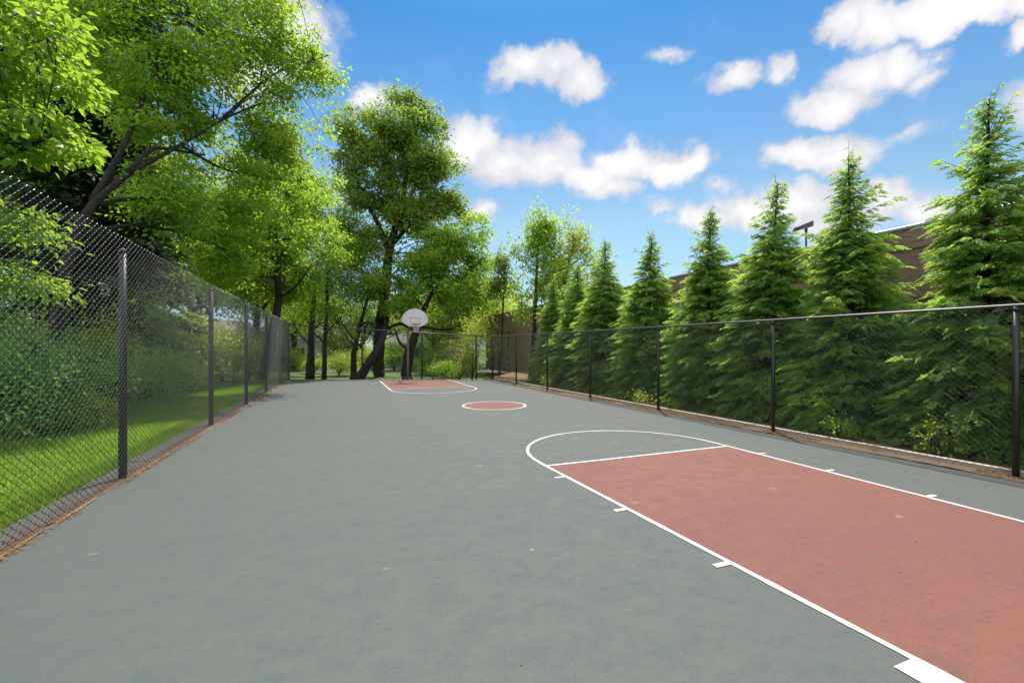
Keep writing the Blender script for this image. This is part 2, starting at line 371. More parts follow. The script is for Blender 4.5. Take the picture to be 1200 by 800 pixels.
def make_tree(name, label, cat, base, stems, blobs, nclus, per, leaf, m, seed, group=None, spread=.5, folded=False, gap=.55, shell=.45, flat=.55, twig_r=.010, crown_name='crown', maxlean=1e9):
    """stems: lists of (point, radius); blobs: crown ellipsoids (x,y,z,rx,ry,rz) in world space; base is the trunk foot"""
    r = np.random.default_rng(seed); base = np.asarray(base, float)
    root = empty(name, base, label, cat, group)
    tb = MB(); sk = []; skr = []
    for stm in stems:
        p = np.array([q[0] for q in stm], float) - base; rr = np.array([q[1] for q in stm], float)
        # resample smoothly
        tt = np.linspace(0, 1, len(p)); t2 = np.linspace(0, 1, max(8, len(p) * 5))
        q = np.stack([np.interp(t2, tt, p[:, i]) for i in range(3)], 1)
        for _ in range(4): q[1:-1] = (q[:-2] + 2 * q[1:-1] + q[2:]) / 4
        rq = np.interp(t2, tt, rr); wob = np.cumsum(r.normal(size=q.shape) * .10 * rq[:, None], axis=0); wob -= np.linspace(0, 1, len(q))[:, None] * wob[-1]
        q = q + wob * (t2[:, None] > 0.02)
        tb.tube(q, rq, 10); sk.append(q[len(q) // 3:]); skr.append(rq[len(q) // 3:])
    sk = np.concatenate(sk); skr = np.concatenate(skr)
    B = np.array(blobs, float); vol = (B[:, 3] * B[:, 4] * B[:, 5]) ** .8
    pick = r.choice(len(B), int(nclus * 1.9), p=vol / vol.sum())
    d = unit(r.normal(size=(len(pick), 3))); rad = r.uniform(0, 1, len(pick)) ** shell
    cc = B[pick, :3] + d * rad[:, None] * B[pick, 3:] - base
    # bumpy outline and gaps: drop clumps where a slow noise is low
    keep = snoise((cc + base) * (2.2 / max(.6, B[:, 3].mean() * .5)), seed) > -gap
    cc = cc[keep][:nclus]; cc = cc[cc[:, 2] > .15]
    # branches
    nb = min(len(cc), max(4, len(cc) // 9)); idx = r.choice(len(cc), nb, replace=False); nodes = cc[idx] * .96
    for a in nodes:
        dd_ = np.linalg.norm(sk - a, axis=1) + np.maximum(0, sk[:, 2] - a[2]) * 1.5; k = int(r.choice(np.argsort(dd_)[:max(1, min(9, len(dd_)))]))
        ln = np.linalg.norm(sk[k] - a)
        r0 = min(skr[k] * .5, twig_r * (1.2 + ln * .5)); tb.tube(curve_pts(sk[k], a, 6, .10, r), np.linspace(r0, twig_r * .9, 6), 5, False)
    for a in cc:
        k = int(np.linalg.norm(nodes - a, axis=1).argmin())
        if np.linalg.norm(nodes[k] - a) < 2.2: tb.tube(curve_pts(nodes[k], a, 4, .06, r), np.linspace(twig_r * .8, twig_r * .4, 4), 4, False)
    tb.build('trunk', M['bark'], root, True)
    n = len(cc) * per; ci = np.repeat(np.arange(len(cc)), per)
    cs = r.uniform(.6, 1.35, len(cc))[ci]
    off = r.normal(size=(n, 3)) * np.array((1, 1, flat)) * (spread * .6) * cs[:, None]
    pos = cc[ci] + off; pos[:, 2] -= np.linalg.norm(off[:, :2], axis=1) ** 2 * .25
    out = unit(off + r.normal(size=(n, 3)) * .5 * spread); out[:, 2] -= .35
    nrm = unit(r.normal(size=(n, 3)) * .62 + np.array((0, 0, 1.0)))
    ll = leaf * r.uniform(.65, 1.25, n)
    leaves(crown_name, pos, out, nrm, ll, ll * r.uniform(.5, .72, n), m, root, folded)
    return root

# ------------------------------------------------------------------ ground
TZ = -.72                                               # the land round the court lies lower
tag(MB().poly([(-400, -300, TZ), (400, -300, TZ), (400, 700, TZ), (-400, 700, TZ)]).build('terrain', M['turf']), kind='structure')

def fx_r(v): return 8.74 - (v - 3.1) * (8.74 - 7.95) / 20.2      # right fence line: u at distance v
FL = -2.74
CORL = np.array((FL, 27.9)); CORR = np.array((fx_r(23.3), 23.3))
court_poly = [(FL - .115, -14), (fx_r(-14) - .28, -14), (fx_r(23.2) - .30, 23.15), (CORL[0] - .115, 27.75)]
cb_ = MB(); top = [(x, y, 0) for x, y in court_poly]; bot = [(x, y, TZ - .1) for x, y in court_poly]
cb_.add(top + bot, [(0, 1, 2, 3), (0, 4, 5, 1), (1, 5, 6, 2), (2, 6, 7, 3), (3, 7, 4, 0)])
court = tag(cb_.build('court', M['court']), kind='structure')

def ribbon(mb, pts, wd, z, closed=False):
    p = np.asarray(pts, float); n = len(p)
    if closed: t_ = np.roll(p, -1, 0) - np.roll(p, 1, 0)
    else: t_ = np.gradient(p, axis=0)
    jit = np.random.default_rng(n).normal(size=(n, 1)) * .0022
    t_ = unit(t_); nn = np.stack([-t_[:, 1], t_[:, 0]], 1) * (wd / 2 + jit)
    v = [(*q, z) for q in p - nn] + [(*q, z) for q in p + nn]
    f = [(i, (i + 1) % n, n + (i + 1) % n, n + i) for i in range(n if closed else n - 1)]
    mb.add(v, f)
def rect(mb, x0, x1, y0, y1, z): mb.add([(x0, y0, z), (x1, y0, z), (x1, y1, z), (x0, y1, z)], [(0, 1, 2, 3)])

# near key
kl, kr, ft, ext = 2.89, 6.56, 5.99, .32
km = (kl + kr) / 2; kr_ = (kr - kl) / 2
def kx(v): return kl + max(0.0, ft - v) * .043              # the hand painted near side line is not quite square
rd = MB(); rd.add([(kx(.15), .15, .003), (kr, .15, .003), (kr, ft, .003), (kx(ft), ft, .003)], [(0, 1, 2, 3)]); rd.build('red_key_paint', M['red'], court)['kind'] = 'structure'
ln = MB(); a = np.linspace(0, math.pi, 49)
pth = [(kx(y), y) for y in np.linspace(.15, ft + ext - .02, 70)] + [(km - kr_ * math.cos(q), ft + ext + kr_ * math.sin(q)) for q in a] + [(kr, y) for y in np.linspace(ft + ext - .02, .15, 70)]
ribbon(ln, pth, .052, .006)
rect(ln, kl + .027, kr - .027, ft - .026, ft + .026, .0062)
rect(ln, kl - .4, kr + .4, .10, .152, .0066)
for (yy, hh) in ((5.40, .025), (4.07, .028), (2.74, .028)): rect(ln, kx(yy) - .17, kx(yy) - .02, yy - hh, yy + hh, .0064)
for (yy, hh) in ((5.36, .025), (4.26, .028), (3.08, .028)): rect(ln, kr + .025, kr + .17, yy - hh, yy + hh, .0064)
rect(ln, kx(1.4) - .19, kx(1.4) - .015, 1.20, 1.51, .0064); rect(ln, kr + .025, kr + .18, 1.7, 2.0, .0064)
ln.build('court_line', M['line'], court)['kind'] = 'structure'
# centre circle
c0 = (4.42, 12.83); aa = np.linspace(0, 2 * math.pi, 64, endpoint=False)
rd = MB(); rd.poly([(c0[0] + .97 * math.cos(q), c0[1] + .97 * math.sin(q), .003) for q in aa]); rd.build('red_circle_paint', M['red'], court)['kind'] = 'structure'
ln = MB(); ribbon(ln, [(c0[0] + .97 * math.cos(q), c0[1] + .97 * math.sin(q)) for q in aa], .06, .006, True); ln.build('court_line', M['line'], court)['kind'] = 'structure'
# far key
gl, gr_, gf, gext, gb = 1.93, 5.58, 19.45, .55, 24.4
gm = (gl + gr_) / 2; gq = (gr_ - gl) / 2
rd = MB(); rect(rd, gl, gr_, gf, gb, .003); rd.build('red_key_paint', M['red'], court)['kind'] = 'structure'
ln = MB()
pth = [(gl, y) for y in np.linspace(gb, gf - gext + .02, 12)] + [(gm - gq * math.cos(q), gf - gext - gq * math.sin(q)) for q in a] + [(gr_, y) for y in np.linspace(gf - gext + .02, gb, 12)]
ribbon(ln, pth, .055, .006); ln.build('court_line', M['line'], court)['kind'] = 'structure'
ln = MB(); rect(ln, gl + .03, gr_ - .03, gf - .03, gf + .03, .0062); ln.build('court_line', M['line_old'], court)['kind'] = 'structure'

# mulch strips with ragged edges along the fences
def ragged(name, inner, outer, z, seed, amp, mtl):
    r = np.random.default_rng(seed); n = 160; tt = np.linspace(0, 1, n)
    i0, i1 = map(np.array, inner); o0, o1 = map(np.array, outer)
    pi = i0 + (i1 - i0) * tt[:, None]; po = o0 + (o1 - o0) * tt[:, None]
    nrm = unit(pi - po); w_ = np.convolve(r.normal(size=n + 6), np.ones(4) / 4, 'valid')[:n] * amp + r.normal(size=n) * amp * .4
    pi = pi + nrm * w_[:, None]
    v = [(*q, z) for q in po] + [(*q, z) for q in pi]
    return tag(mesh_np(name, v, [k for i in range(n - 1) for k in (i, n + i, n + i + 1, i + 1)], [4] * (n - 1), mtl), kind='structure')
ragged('mulch_strip', ((fx_r(-2) - .26, -2), (fx_r(23.2) - .34, 23.1)), ((fx_r(-2) + .6, -2), (fx_r(23.2) + .6, 23.5)), .008, 3, .05, M['mulch'])
ragged('mulch_strip', ((FL + .035, 3), (FL + .06, 27.6)), ((FL - .12, 3), (FL - .12, 27.9)), .008, 4, .045, M['mulch'])
tag(MB().add([(fx_r(-12) - .25, -12, -.02), (22, -12, -.02), (22, 45, -.02), (fx_r(24) - .25, 24, -.02), (fx_r(-12) - .25, -15, TZ - .1), (25, -15, TZ - .1), (25, 48, TZ - .1), (fx_r(24) - 2, 27, TZ - .1)], [(0, 1, 2, 3), (0, 4, 5, 1), (1, 5, 6, 2), (2, 6, 7, 3)]).build('planting_bed', M['mulch']), kind='structure')
lawn = tag(MB().add([(-26, -10, -.03), (FL - .30, -10, -.03), (FL - .30, 28.3, -.03), (-26, 31, -.03), (-32, -14, TZ - .1), (FL - .3, -14, TZ - .1), (FL - .30, 31, TZ - .1), (-32, 35, TZ - .1)], [(0, 1, 2, 3), (0, 4, 5, 1), (2, 6, 7, 3), (3, 7, 4, 0)]).build('lawn', M['turf']), kind='structure')
tag(MB().add([P(-200, 407, 44) * (1, 1, 0) + (0, 0, TZ + .02), P(1000, 407, 44) * (1, 1, 0) + (0, 0, TZ + .02), P(1000, 407, 51) * (1, 1, 0) + (0, 0, TZ + .02), P(-200, 407, 51) * (1, 1, 0) + (0, 0, TZ + .02)], [(0, 1, 2, 3)]).build('road', M['asphalt']), kind='structure')
kb = MB()
for k in range(13):
    y0 = -8 + k * 2.75; kb.box((FL - .37, y0 + .006, -.1), (FL - .12, y0 + 2.744, .022 + .005 * math.sin(k * 2.3)), .012)
tag(kb.build('kerb', M['concrete']), kind='structure')
d_ = np.array((fx_r(23) - fx_r(-2), 25.0)); ang_r = math.atan2(-d_[0], d_[1])
for k in range(7):
    v0 = -2 + k * 3.6; v1 = min(v0 + 3.59, 23.2); tb_ = MB().box((.06, 0, -.05), (.15, v1 - v0, .075), .01)
    o_ = tag(tb_.build('timber_edging', M['timber']), 'pale weathered timber edging board lying at the foot of the right hand fence', 'edging board', 'timber edging boards under the right fence')
    o_.location = (fx_r(v0), v0, 0); o_.rotation_euler = (0, 0, ang_r)

# ------------------------------------------------------------------ chain link fences
def chain(name, p0, p1, h0, h1, parent, pitch=.105, tall=.084, rad=.0034, sub=2, sides=4, z0=.03, depth=.006, origin=(0, 0, 0), over=.0):
    p0 = np.array((*p0, 0.)); p1 = np.array((*p1, 0.)); Ln = np.linalg.norm(p1 - p0); d = (p1 - p0) / Ln; nn = np.array((d[1], -d[0], 0))
    hw = pitch / 2; nw = int(Ln / hw); hs = tall / 2; nz = int((max(h0, h1) - z0 + over) / hs)
    K = nz * sub + 1; k = np.arange(K)
    tri = np.abs(((k / sub) % 2) - 1)                  # 1 at even knuckles, 0 at odd ones
    s = (1 - tri) * hw
    s = np.where(tri <= 0, hw + .0035, np.where(tri >= 1, -.0035, s))
    dep = np.sin(k / sub * math.pi) * depth
    z = z0 + k * hs / sub
    c2 = np.stack([s, dep, z], 1)
    t_ = unit(np.gradient(c2, axis=0)); u_ = unit(np.cross(t_, np.array((0, 1.0, 0)))); v_ = np.cross(t_, u_)
    an = np.linspace(0, 2 * math.pi, sides, endpoint=False) + .4
    ring = c2[:, None, :] + rad * (np.cos(an)[None, :, None] * u_[:, None, :] + np.sin(an)[None, :, None] * v_[:, None, :])
    ring = ring.reshape(-1, 3); nv = len(ring)
    q = []
    ii, jj = np.meshgrid(np.arange(K - 1), np.arange(sides), indexing='ij'); j2 = (jj + 1) % sides
    face = np.stack([ii * sides + jj, ii * sides + j2, (ii + 1) * sides + j2, (ii + 1) * sides + jj], -1).reshape(-1, 4)
    wi = np.arange(nw); flip = (wi % 2 == 1)
    S = np.where(flip[:, None], hw - ring[None, :, 0], ring[None, :, 0]) + (wi * hw)[:, None]
    D = np.where(flip[:, None], -ring[None, :, 1], ring[None, :, 1])
    hh = (h0 + (h1 - h0) * S / Ln) / max(h0, h1)
    Z = z0 + (ring[None, :, 2] - z0) * hh
    V = p0 + S[..., None] * d + D[..., None] * nn; V[..., 2] = Z
    V = V.reshape(-1, 3) - np.array(origin)
    Fc = (face[None] + (wi * nv)[:, None, None]).reshape(-1)
    return mesh_np(name, V, Fc, np.full(len(face) * nw, 4), M['wire'], parent, True)

def post(parent, xy, h, r, origin, cap=True):
    o = np.array(origin); b = np.array((*xy, 0.)) - o
    p = MB().tube([b + (0, 0, -.1), b + (0, 0, h * .5), b + (0, 0, h)], r, 14).build('post', M['post'], parent, True)
    if cap:
        p.data.polygons.foreach_set('use_smooth', [len(q.vertices) < 5 for q in p.data.polygons])
        mb = MB().tube([b + (0, 0, h - .03), b + (0, 0, h + .012), b + (0, 0, h + .03), b + (0, 0, h + .042)], [r * 1.12, r * 1.12, r * .8, r * .2], 14); mb.build('cap', M['post'], p, True)
    return p

# left: ten feet high, mesh hung on the court side, no top rail
fo = (FL, 10, 0)
fl = empty('chain_link_fence', fo, 'tall black chain link fence along the left edge of the court beside the lawn', 'fence')
chain('chain_mesh', (FL, 2.0), (FL, 12.0), 3.42, 3.23, fl, origin=fo, rad=.0035)
chain('chain_mesh', (FL, 12.03), (FL, 27.9), 3.23, 3.20, fl, origin=fo, rad=.0035, sub=2, sides=4)
for v in (3.2, 7.54, 11.9, 15.9, 19.9, 23.9, 27.85): post(fl, (FL - .058, v), 3.12, .048, fo)
for zz in (.05,): MB().tube([(FL - .008 - fo[0], y - fo[1], zz) for y in np.linspace(2, 27.9, 60)], .004, 5).build('tension_wire', M['post'], fl, True)

# right: eight feet high with a pale top rail
fo = (8.4, 12, 0)
fr = empty('chain_link_fence', fo, 'long black chain link fence with a pale top rail in front of the evergreen row', 'fence')
va, vb = -1.0, 23.3
chain('chain_mesh', (fx_r(va) + .035, va), (fx_r(vb) + .035, vb), 2.40, 2.40, fr, origin=fo, pitch=.092, tall=.088, over=.06, rad=.0027)
for v in (-.35, 3.11, 6.67, 10.14, 13.6, 16.85, 20.1): post(fr, (fx_r(v), v), 2.33, .038, fo)
rl = MB().tube([np.array((fx_r(v), v, 2.385)) - fo for v in np.linspace(va, vb, 12)], .022, 12); rl.build('top_rail', M['galv'], fr, True)
tw = MB().tube([np.array((fx_r(v) + .03, v, .07)) - fo for v in np.linspace(va, vb, 30)], .004, 5); tw.build('tension_wire', M['post'], fr, True)

# back fence, stepping down from the tall left one to the right one
fo = (2.5, 26, 0)
fb = empty('chain_link_fence', fo, 'black chain link fence closing the far end behind the basketball hoop', 'fence')
hb0, hb1 = 3.10, 2.40
chain('chain_mesh', CORL, CORR, hb0, hb1, fb, origin=fo, sub=1, sides=3, rad=.0028)
def bpt(tq): return CORL + (CORR - CORL) * tq, hb0 + (hb1 - hb0) * tq
for tq in (.12, .36, .655, .92, 1.0):
    xy, hh = bpt(tq); post(fb, xy + np.array((0, .05)), hh + .02, .042 if tq < 1 else .055, fo)
(q0, h0), (q1, h1) = bpt(0), bpt(1)
MB().tube([np.array((*(q0 + (q1 - q0) * s), h0 + (h1 - h0) * s)) - fo for s in (0, .5, 1)], .024, 8).build('top_rail', M['galv'], fb, True)
MB().tube([np.array((*(q0 + (q1 - q0) * s + (0, .03)), .10)) - fo for s in (0, .5, 1)], .02, 8).build('bottom_rail', M['post'], fb, True)

# ------------------------------------------------------------------ basketball hoop
hb = np.array((3.66, 23.55))                            # board centre
pb = np.array((3.45, 24.75))
hoop = empty('basketball_hoop', (*pb, 0), 'white fan shaped basketball backboard on a bent grey pole at the far key', 'basketball hoop')
o3 = np.array((*pb, 0.)); bx, by = hb - pb
pl = MB(); pl.tube([(0, 0, -.05), (0, 0, 1.2), (0, 0, 2.4), (.02, -.03, 2.75), (bx * .3, by * .3, 3.02), (bx * .7, by * .7, 3.12), (bx, by + .12, 3.15)], [.058, .058, .056, .055, .052, .05, .048], 14)
pole = pl.build('pole', M['hpole'], hoop, True)
MB().box((-.17, -.17, 0), (.17, .17, .025), .006).build('base_plate', M['hpole'], pole)
for sx in (-.42, .42): MB().tube([(bx * .35, by * .35, 3.04), (bx + sx, by + .05, 3.42)], .018, 8).build('brace', M['hpole'], hoop, True)
for sx in (-.30, .30): MB().tube([(bx * .6, by * .6, 3.1), (bx + sx, by + .05, 3.0)], .016, 8).build('brace', M['hpole'], hoop, True)
# fan outline: flat bottom, sides flaring up, round top
zb = 2.92; out_ = [(-.33, zb), (.33, zb), (.66, zb + .20)]
for q in np.linspace(-.06, math.pi + .06, 25): out_.append((.69 * math.cos(q), zb + .32 + .62 * math.sin(q)))
out_.append((-.66, zb + .20)); nn_ = len(out_)
fv = [(bx + x, by, z) for x, z in out_] + [(bx + x, by + .035, z) for x, z in out_]
bd_ = MB().add(fv, [tuple(range(nn_))[::1], tuple(range(nn_, 2 * nn_))[::-1]] + [(i, nn_ + i, nn_ + (i + 1) % nn_, (i + 1) % nn_) for i in range(nn_)])
board = bd_.build('backboard', M['board'], hoop)
sq = MB()
x0, x1, z0, z1 = -.27, .27, 3.02, 3.40
for lo, hi in (((x0, z1 - .03), (x1, z1)), ((x0, z0), (x0 + .03, z1 - .03)), ((x1 - .03, z0), (x1, z1 - .03)), ((x0 + .03, z0), (x1 - .03, z0 + .03))):
    sq.box((bx + lo[0], by - .004, lo[1]), (bx + hi[0], by - .001, hi[1]))
sq.build('target_square', M['boardline'], board)
rm = MB(); rc = (bx, by - .36, 3.05); qa = np.linspace(0, 2 * math.pi, 37)
rm.tube([(rc[0] + .229 * math.cos(q), rc[1] + .229 * math.sin(q), rc[2]) for q in qa], .011, 8)
rm.box((bx - .10, by - .02, 2.96), (bx + .10, by - .005, 3.09)); rm.box((bx - .07, by - .15, 3.035), (bx + .07, by - .02, 3.048))
for sx in (-.08, .08): rm.tube([(bx + sx, by - .02, 2.98), (bx + sx * 1.8, by - .18, 3.04)], .008, 6)
rim = rm.build('rim', M['rim'], hoop, True)
nt = MB()
for k in range(12):
    for sgn in (1, -1):
        pts = []
        for j in range(6):
            rr_ = .225 - .105 * (j / 5) ** .7; q = (k + sgn * j * .5) / 12 * 2 * math.pi
            pts.append((rc[0] + rr_ * math.cos(q), rc[1] + rr_ * math.sin(q), rc[2] - .012 - .40 * j / 5))
        nt.tube(pts, .005, 4, False)
nt.build('net', M['net'], rim)

# ------------------------------------------------------------------ brick building on the right
BU, BH = 13.1, 4.78
bld = empty('brick_building', (BU, 15, 0), 'long one storey brown brick building with flat roof behind the evergreen row', 'building')
v0, v1 = -9.0, 40.5
wins = [(-2.0, 1.7, 3.0, .9), (2.0, 1.7, 3.0, .9), (6.3, 1.65, 3.05, 1.0), (10.6, 1.7, 3.0, .9), (15, 1.7, 3.0, .9), (20, 1.7, 3.0, .9), (25, 1.7, 3.0, .9), (29.5, 1.7, 3.0, .9), (34.6, 1.65, 3.2, .9), (37.2, 1.65, 3.2, .8), (34.6, .1, 1.15, .9), (37.2, .1, 1.15, .8)]
# wall face with window openings: cut into a grid of quads on the two window edges
ys = sorted({v0, v1} | {round(c_ - w_ / 2, 3) for c_, _, _, w_ in wins} | {round(c_ + w_ / 2, 3) for c_, _, _, w_ in wins})
zs = sorted({-.3, BH - .55} | {a_ for _, a_, _, _ in wins} | {b__ for _, _, b__, _ in wins})
wb = MB()
for i in range(len(ys) - 1):
    for j in range(len(zs) - 1):
        cy, cz = (ys[i] + ys[i + 1]) / 2, (zs[j] + zs[j + 1]) / 2
        if any(abs(cy - c_) < w_ / 2 and a_ < cz < b__ for c_, a_, b__, w_ in wins): continue
        wb.add([(0, ys[i + 1] - 15, zs[j]), (0, ys[i] - 15, zs[j]), (0, ys[i] - 15, zs[j + 1]), (0, ys[i + 1] - 15, zs[j + 1])], [(0, 1, 2, 3)])
for c_, a_, b__, w_ in wins:                            # reveals
    ya, yb = c_ - w_ / 2 - 15, c_ + w_ / 2 - 15
    wb.add([(0, ya, a_), (0, yb, a_), (.14, yb, a_), (.14, ya, a_), (0, ya, b__), (0, yb, b__), (.14, yb, b__), (.14, ya, b__)], [(0, 1, 2, 3), (4, 7, 6, 5), (0, 3, 7, 4), (1, 5, 6, 2)])
wb.add([(0, v1 - 15, -.3), (0, v1 - 15, BH - .55), (18, v1 - 15, BH - .55), (18, v1 - 15, -.3)], [(0, 1, 2, 3)])
wb.add([(0, v0 - 15, -.3), (18, v0 - 15, -.3), (18, v0 - 15, BH - .55), (0, v0 - 15, BH - .55)], [(0, 1, 2, 3)])
wb.build('wall', M['brick'], bld)
MB().box((-.04, v0 - 15.04, BH - .55), (18, v1 - 14.96, BH - .05)).build('parapet', M['brick'], bld)
MB().box((-.08, v0 - 15.08, BH - .05), (18.05, v1 - 14.92, BH + .03), .01).build('coping', M['coping'], bld)
for c_, a_, b__, w_ in wins:
    ya, yb = c_ - w_ / 2 - 15, c_ + w_ / 2 - 15; f = MB(); e = .05
    f.box((.07, ya, a_), (.12, ya + e, b__)); f.box((.07, yb - e, a_), (.12, yb, b__)); f.box((.071, ya + e, a_), (.119, yb - e, a_ + e)); f.box((.071, ya + e, b__ - e), (.119, yb - e, b__))
    f.box((.073, ya + e, (a_ + b__) / 2 - .02), (.117, yb - e, (a_ + b__) / 2 + .02))
    fo_ = f.build('window', M['white_paint'], bld)
    MB().box((.085, ya + e, a_ + e), (.095, yb - e, b__ - e)).build('pane', M['glass'], fo_)
    MB().box((-.06, ya - .05, a_ - .07), (.07, yb + .05, a_ - .003), .008).build('sill', M['concrete'], fo_)
# roof floodlight
fp = np.array((BU + .25, 9.25, BH + .03)); fld = empty('floodlight', fp, 'bronze floodlight on a short pole standing on the brick roof edge', 'floodlight')
MB().tube([(0, 0, 0), (0, 0, .60)], .028, 10).build('pole', M['bronze'], fld, True)
MB().tube([(0, 0, .56), (0, 0, .66)], .042, 10).build('bracket', M['bronze'], fld, True)
# slanting shoebox head aimed towards the court
hd = MB().add([(-.34, -.16, 0), (.12, -.16, 0), (.12, .16, 0), (-.34, .16, 0), (-.30, -.13, .10), (.16, -.16, .17), (.16, .16, .17), (-.30, .13, .10)], [(3, 2, 1, 0), (4, 5, 6, 7), (0, 1, 5, 4), (1, 2, 6, 5), (2, 3, 7, 6), (3, 0, 4, 7)]).build('housing', M['bronze'], fld)
hd.location = (0, 0, .66); hd.rotation_euler = (0, R(-14), R(-18))
MB().box((-.29, -.125, -.012), (.02, .125, -.003)).build('lens', M['lens'], hd)

# ------------------------------------------------------------------ houses beyond the far fence
def house(label, px, Z, w_, dpt, h, wall, rz, roof_h, windows, group=None, base=None):
    b = P(px, 407, Z); root = empty('house', (b[0], b[1], base or TZ), label, 'house', group, rz)
    MB().box((-w_ / 2, 0, -.2), (w_ / 2, dpt, h)).build('wall', M[wall], root)
    e = .35
    rb = MB().add([(-w_ / 2 - e, -e, h), (w_ / 2 + e, -e, h), (w_ / 2 + e, dpt + e, h), (-w_ / 2 - e, dpt + e, h), (0, -e, h + roof_h), (0, dpt + e, h + roof_h)],
                  [(0, 3, 2, 1), (0, 1, 4), (2, 3, 5), (0, 4, 5, 3), (1, 2, 5, 4)])
    rb.build('roof', M['shingle'], root)
    gb_ = MB().add([(-w_ / 2, -.36, h + .003), (w_ / 2, -.36, h + .003), (0, -.36, h + roof_h * .9)], [(0, 1, 2)]); gb_.build('gable', M[wall], root)
    for (x, z, ww, hh) in windows:
        f = MB().box((x - ww / 2 - .1, -.05, z - .1), (x + ww / 2 + .1, -.004, z + hh + .1)).build('window', M['white_paint'], root)
        MB().box((x - ww / 2, -.065, z), (x + ww / 2, -.052, z + hh)).build('pane', M['glass'], f)
        for q_ in (x - ww / 2 - .5, x + ww / 2 + .12): MB().box((q_, -.045, z - .05), (q_ + .38, -.006, z + hh + .05)).build('shutter', M['shutter'], f)
    return root
house('white sided house seen past the left end of the far fence', 330, 55, 9.5, 9, 3.6, 'white_paint', -.30, 2.6, [(-1.8, 1.0, .9, 1.4), (1.8, 1.0, .9, 1.4)])
house('tan house with low grey roof between the thin dark trunks', 386, 60, 8, 8, 2.7, 'tan_paint', -.15, 1.9, [(-1.6, .9, 1.0, 1.2), (1.5, .9, 1.0, 1.2)])
h3 = house('white house with a columned porch behind the hoop tree', 490, 57, 11, 8, 3.0, 'white_paint', -.05, 2.4, [(-3.2, .8, .9, 1.4), (-.9, .8, .9, 1.5), (1.6, .8, .9, 1.5)])
pm = MB().box((-4.3, -2.0, 2.55), (2.6, -.07, 2.75), .02).build('porch_roof', M['white_paint'], h3)
for x in (-4.1, -2.0, .3, 2.4): MB().box((x - .1, -1.9, 0), (x + .1, -1.7, 2.545), .01).build('column', M['white_paint'], h3)
house('faded red house with white window trim right of the hoop pole', 522, 62, 7, 8, 2.9, 'pink_paint', 0, 2.0, [(-1.3, .9, .9, 1.4), (1.2, .9, .9, 1.4)])
house('white house glimpsed through the tall left fence among the shrubs', 200, 40, 10, 8, 3.2, 'white_paint', -.55, 2.2, [(-2.5, 1.0, .9, 1.3), (0, 1.0, .9, 1.3), (2.5, 1.0, .9, 1.3)])

# ------------------------------------------------------------------ deciduous trees
def on(px, Z, z=0.0):
    p = P(px, 407, Z); p[2] = z; return p
S = lambda *a: [(P(x, y, Z), r_) for (x, y, Z, r_) in a]

# large leaved bright tree hanging in from the upper left
b1 = np.array((-7.6, 5.2, -.05))
make_tree('broadleaf_tree', 'bright large leaved tree hanging over the near end of the tall left fence', 'tree', b1,
          [[(b1, .22), (b1 + (.3, .5, 2.2), .17), (b1 + (.9, 1.0, 4.2), .12), (P(40, 60, 7.2), .05)], [(b1 + (.3, .5, 2.2), .09), (P(-40, 200, 7.0), .05), (P(60, 160, 6.8), .025)], [(b1 + (.2, .4, 1.8), .07), (P(-60, 330, 7.3), .04), (P(10, 290, 7.4), .02)]],
          [blob(0, 60, 85, 110, 7.0, .8), blob(70, 60, 55, 50, 6.8, .9), blob(-80, 0, 130, 120, 7.3, .8), blob(10, 160, 75, 40, 6.6, .8), blob(10, 265, 50, 24, 7.2), blob(0, 325, 50, 18, 7.4), blob(40, 325, 20, 14, 7.4)],
          400, 38, .125, L['bright'], 11, spread=.27, folded=True, gap=.35, flat=.55, twig_r=.006)

# leaning tree with big limbs over the left fence
b2 = on(52, 11.0, -.05)
make_tree('broadleaf_tree', 'big spreading tree with dark leaning limbs rising over the tall left fence', 'tree', b2,
          [[(b2, .17), *S((72, 330, 11.2, .135), (90, 268, 11.6, .115), (112, 232, 12.0, .095), (150, 202, 12.6, .07), (212, 170, 13.8, .05), (262, 138, 15, .035), (310, 120, 16.5, .03))],
           [*S((108, 236, 12.0, .085), (150, 160, 12.8, .07), (172, 105, 13.4, .055), (196, 45, 14, .04), (248, -20, 14.8, .025))],
           [*S((150, 202, 12.6, .08), (178, 172, 13.2, .06), (200, 176, 13.6, .04), (240, 182, 15, .03))],
           [*S((176, 105, 13.4, .05), (215, 60, 14.4, .04), (255, 5, 15.5, .03))],
           [*S((212, 170, 13.8, .05), (260, 200, 16, .04), (330, 210, 18, .025))],
           [*S((88, 275, 11.6, .07), (150, 262, 12.8, .05), (215, 272, 15, .035), (285, 300, 17, .018))],
           [*S((108, 240, 12.0, .06), (160, 232, 13, .05), (230, 232, 15.5, .035), (300, 245, 17.5, .018))],
           [*S((262, 138, 15, .05), (320, 85, 16.5, .035), (385, 65, 17.5, .02))]],
          [blob(200, 60, 90, 90, 14, .9), blob(150, 40, 70, 90, 14.5, .8), blob(290, 50, 70, 80, 16, .8), blob(345, 70, 45, 55, 17, .7), blob(260, 160, 80, 60, 16, .8), blob(330, 165, 60, 60, 17.5, .7), blob(150, 130, 60, 45, 13.4, .7),
           blob(200, 235, 75, 45, 14, .8), blob(280, 250, 80, 60, 17, .8), blob(340, 245, 50, 55, 19, .6), blob(110, -40, 110, 70, 14, .9), blob(240, -60, 120, 60, 15.5, .9), blob(255, 310, 60, 30, 17, .8), blob(375, 85, 30, 30, 17.5, .6)],
          1250, 68, .145, L['mid'], 12, spread=.46, folded=False, gap=.05, flat=.36, shell=.5, twig_r=.010)

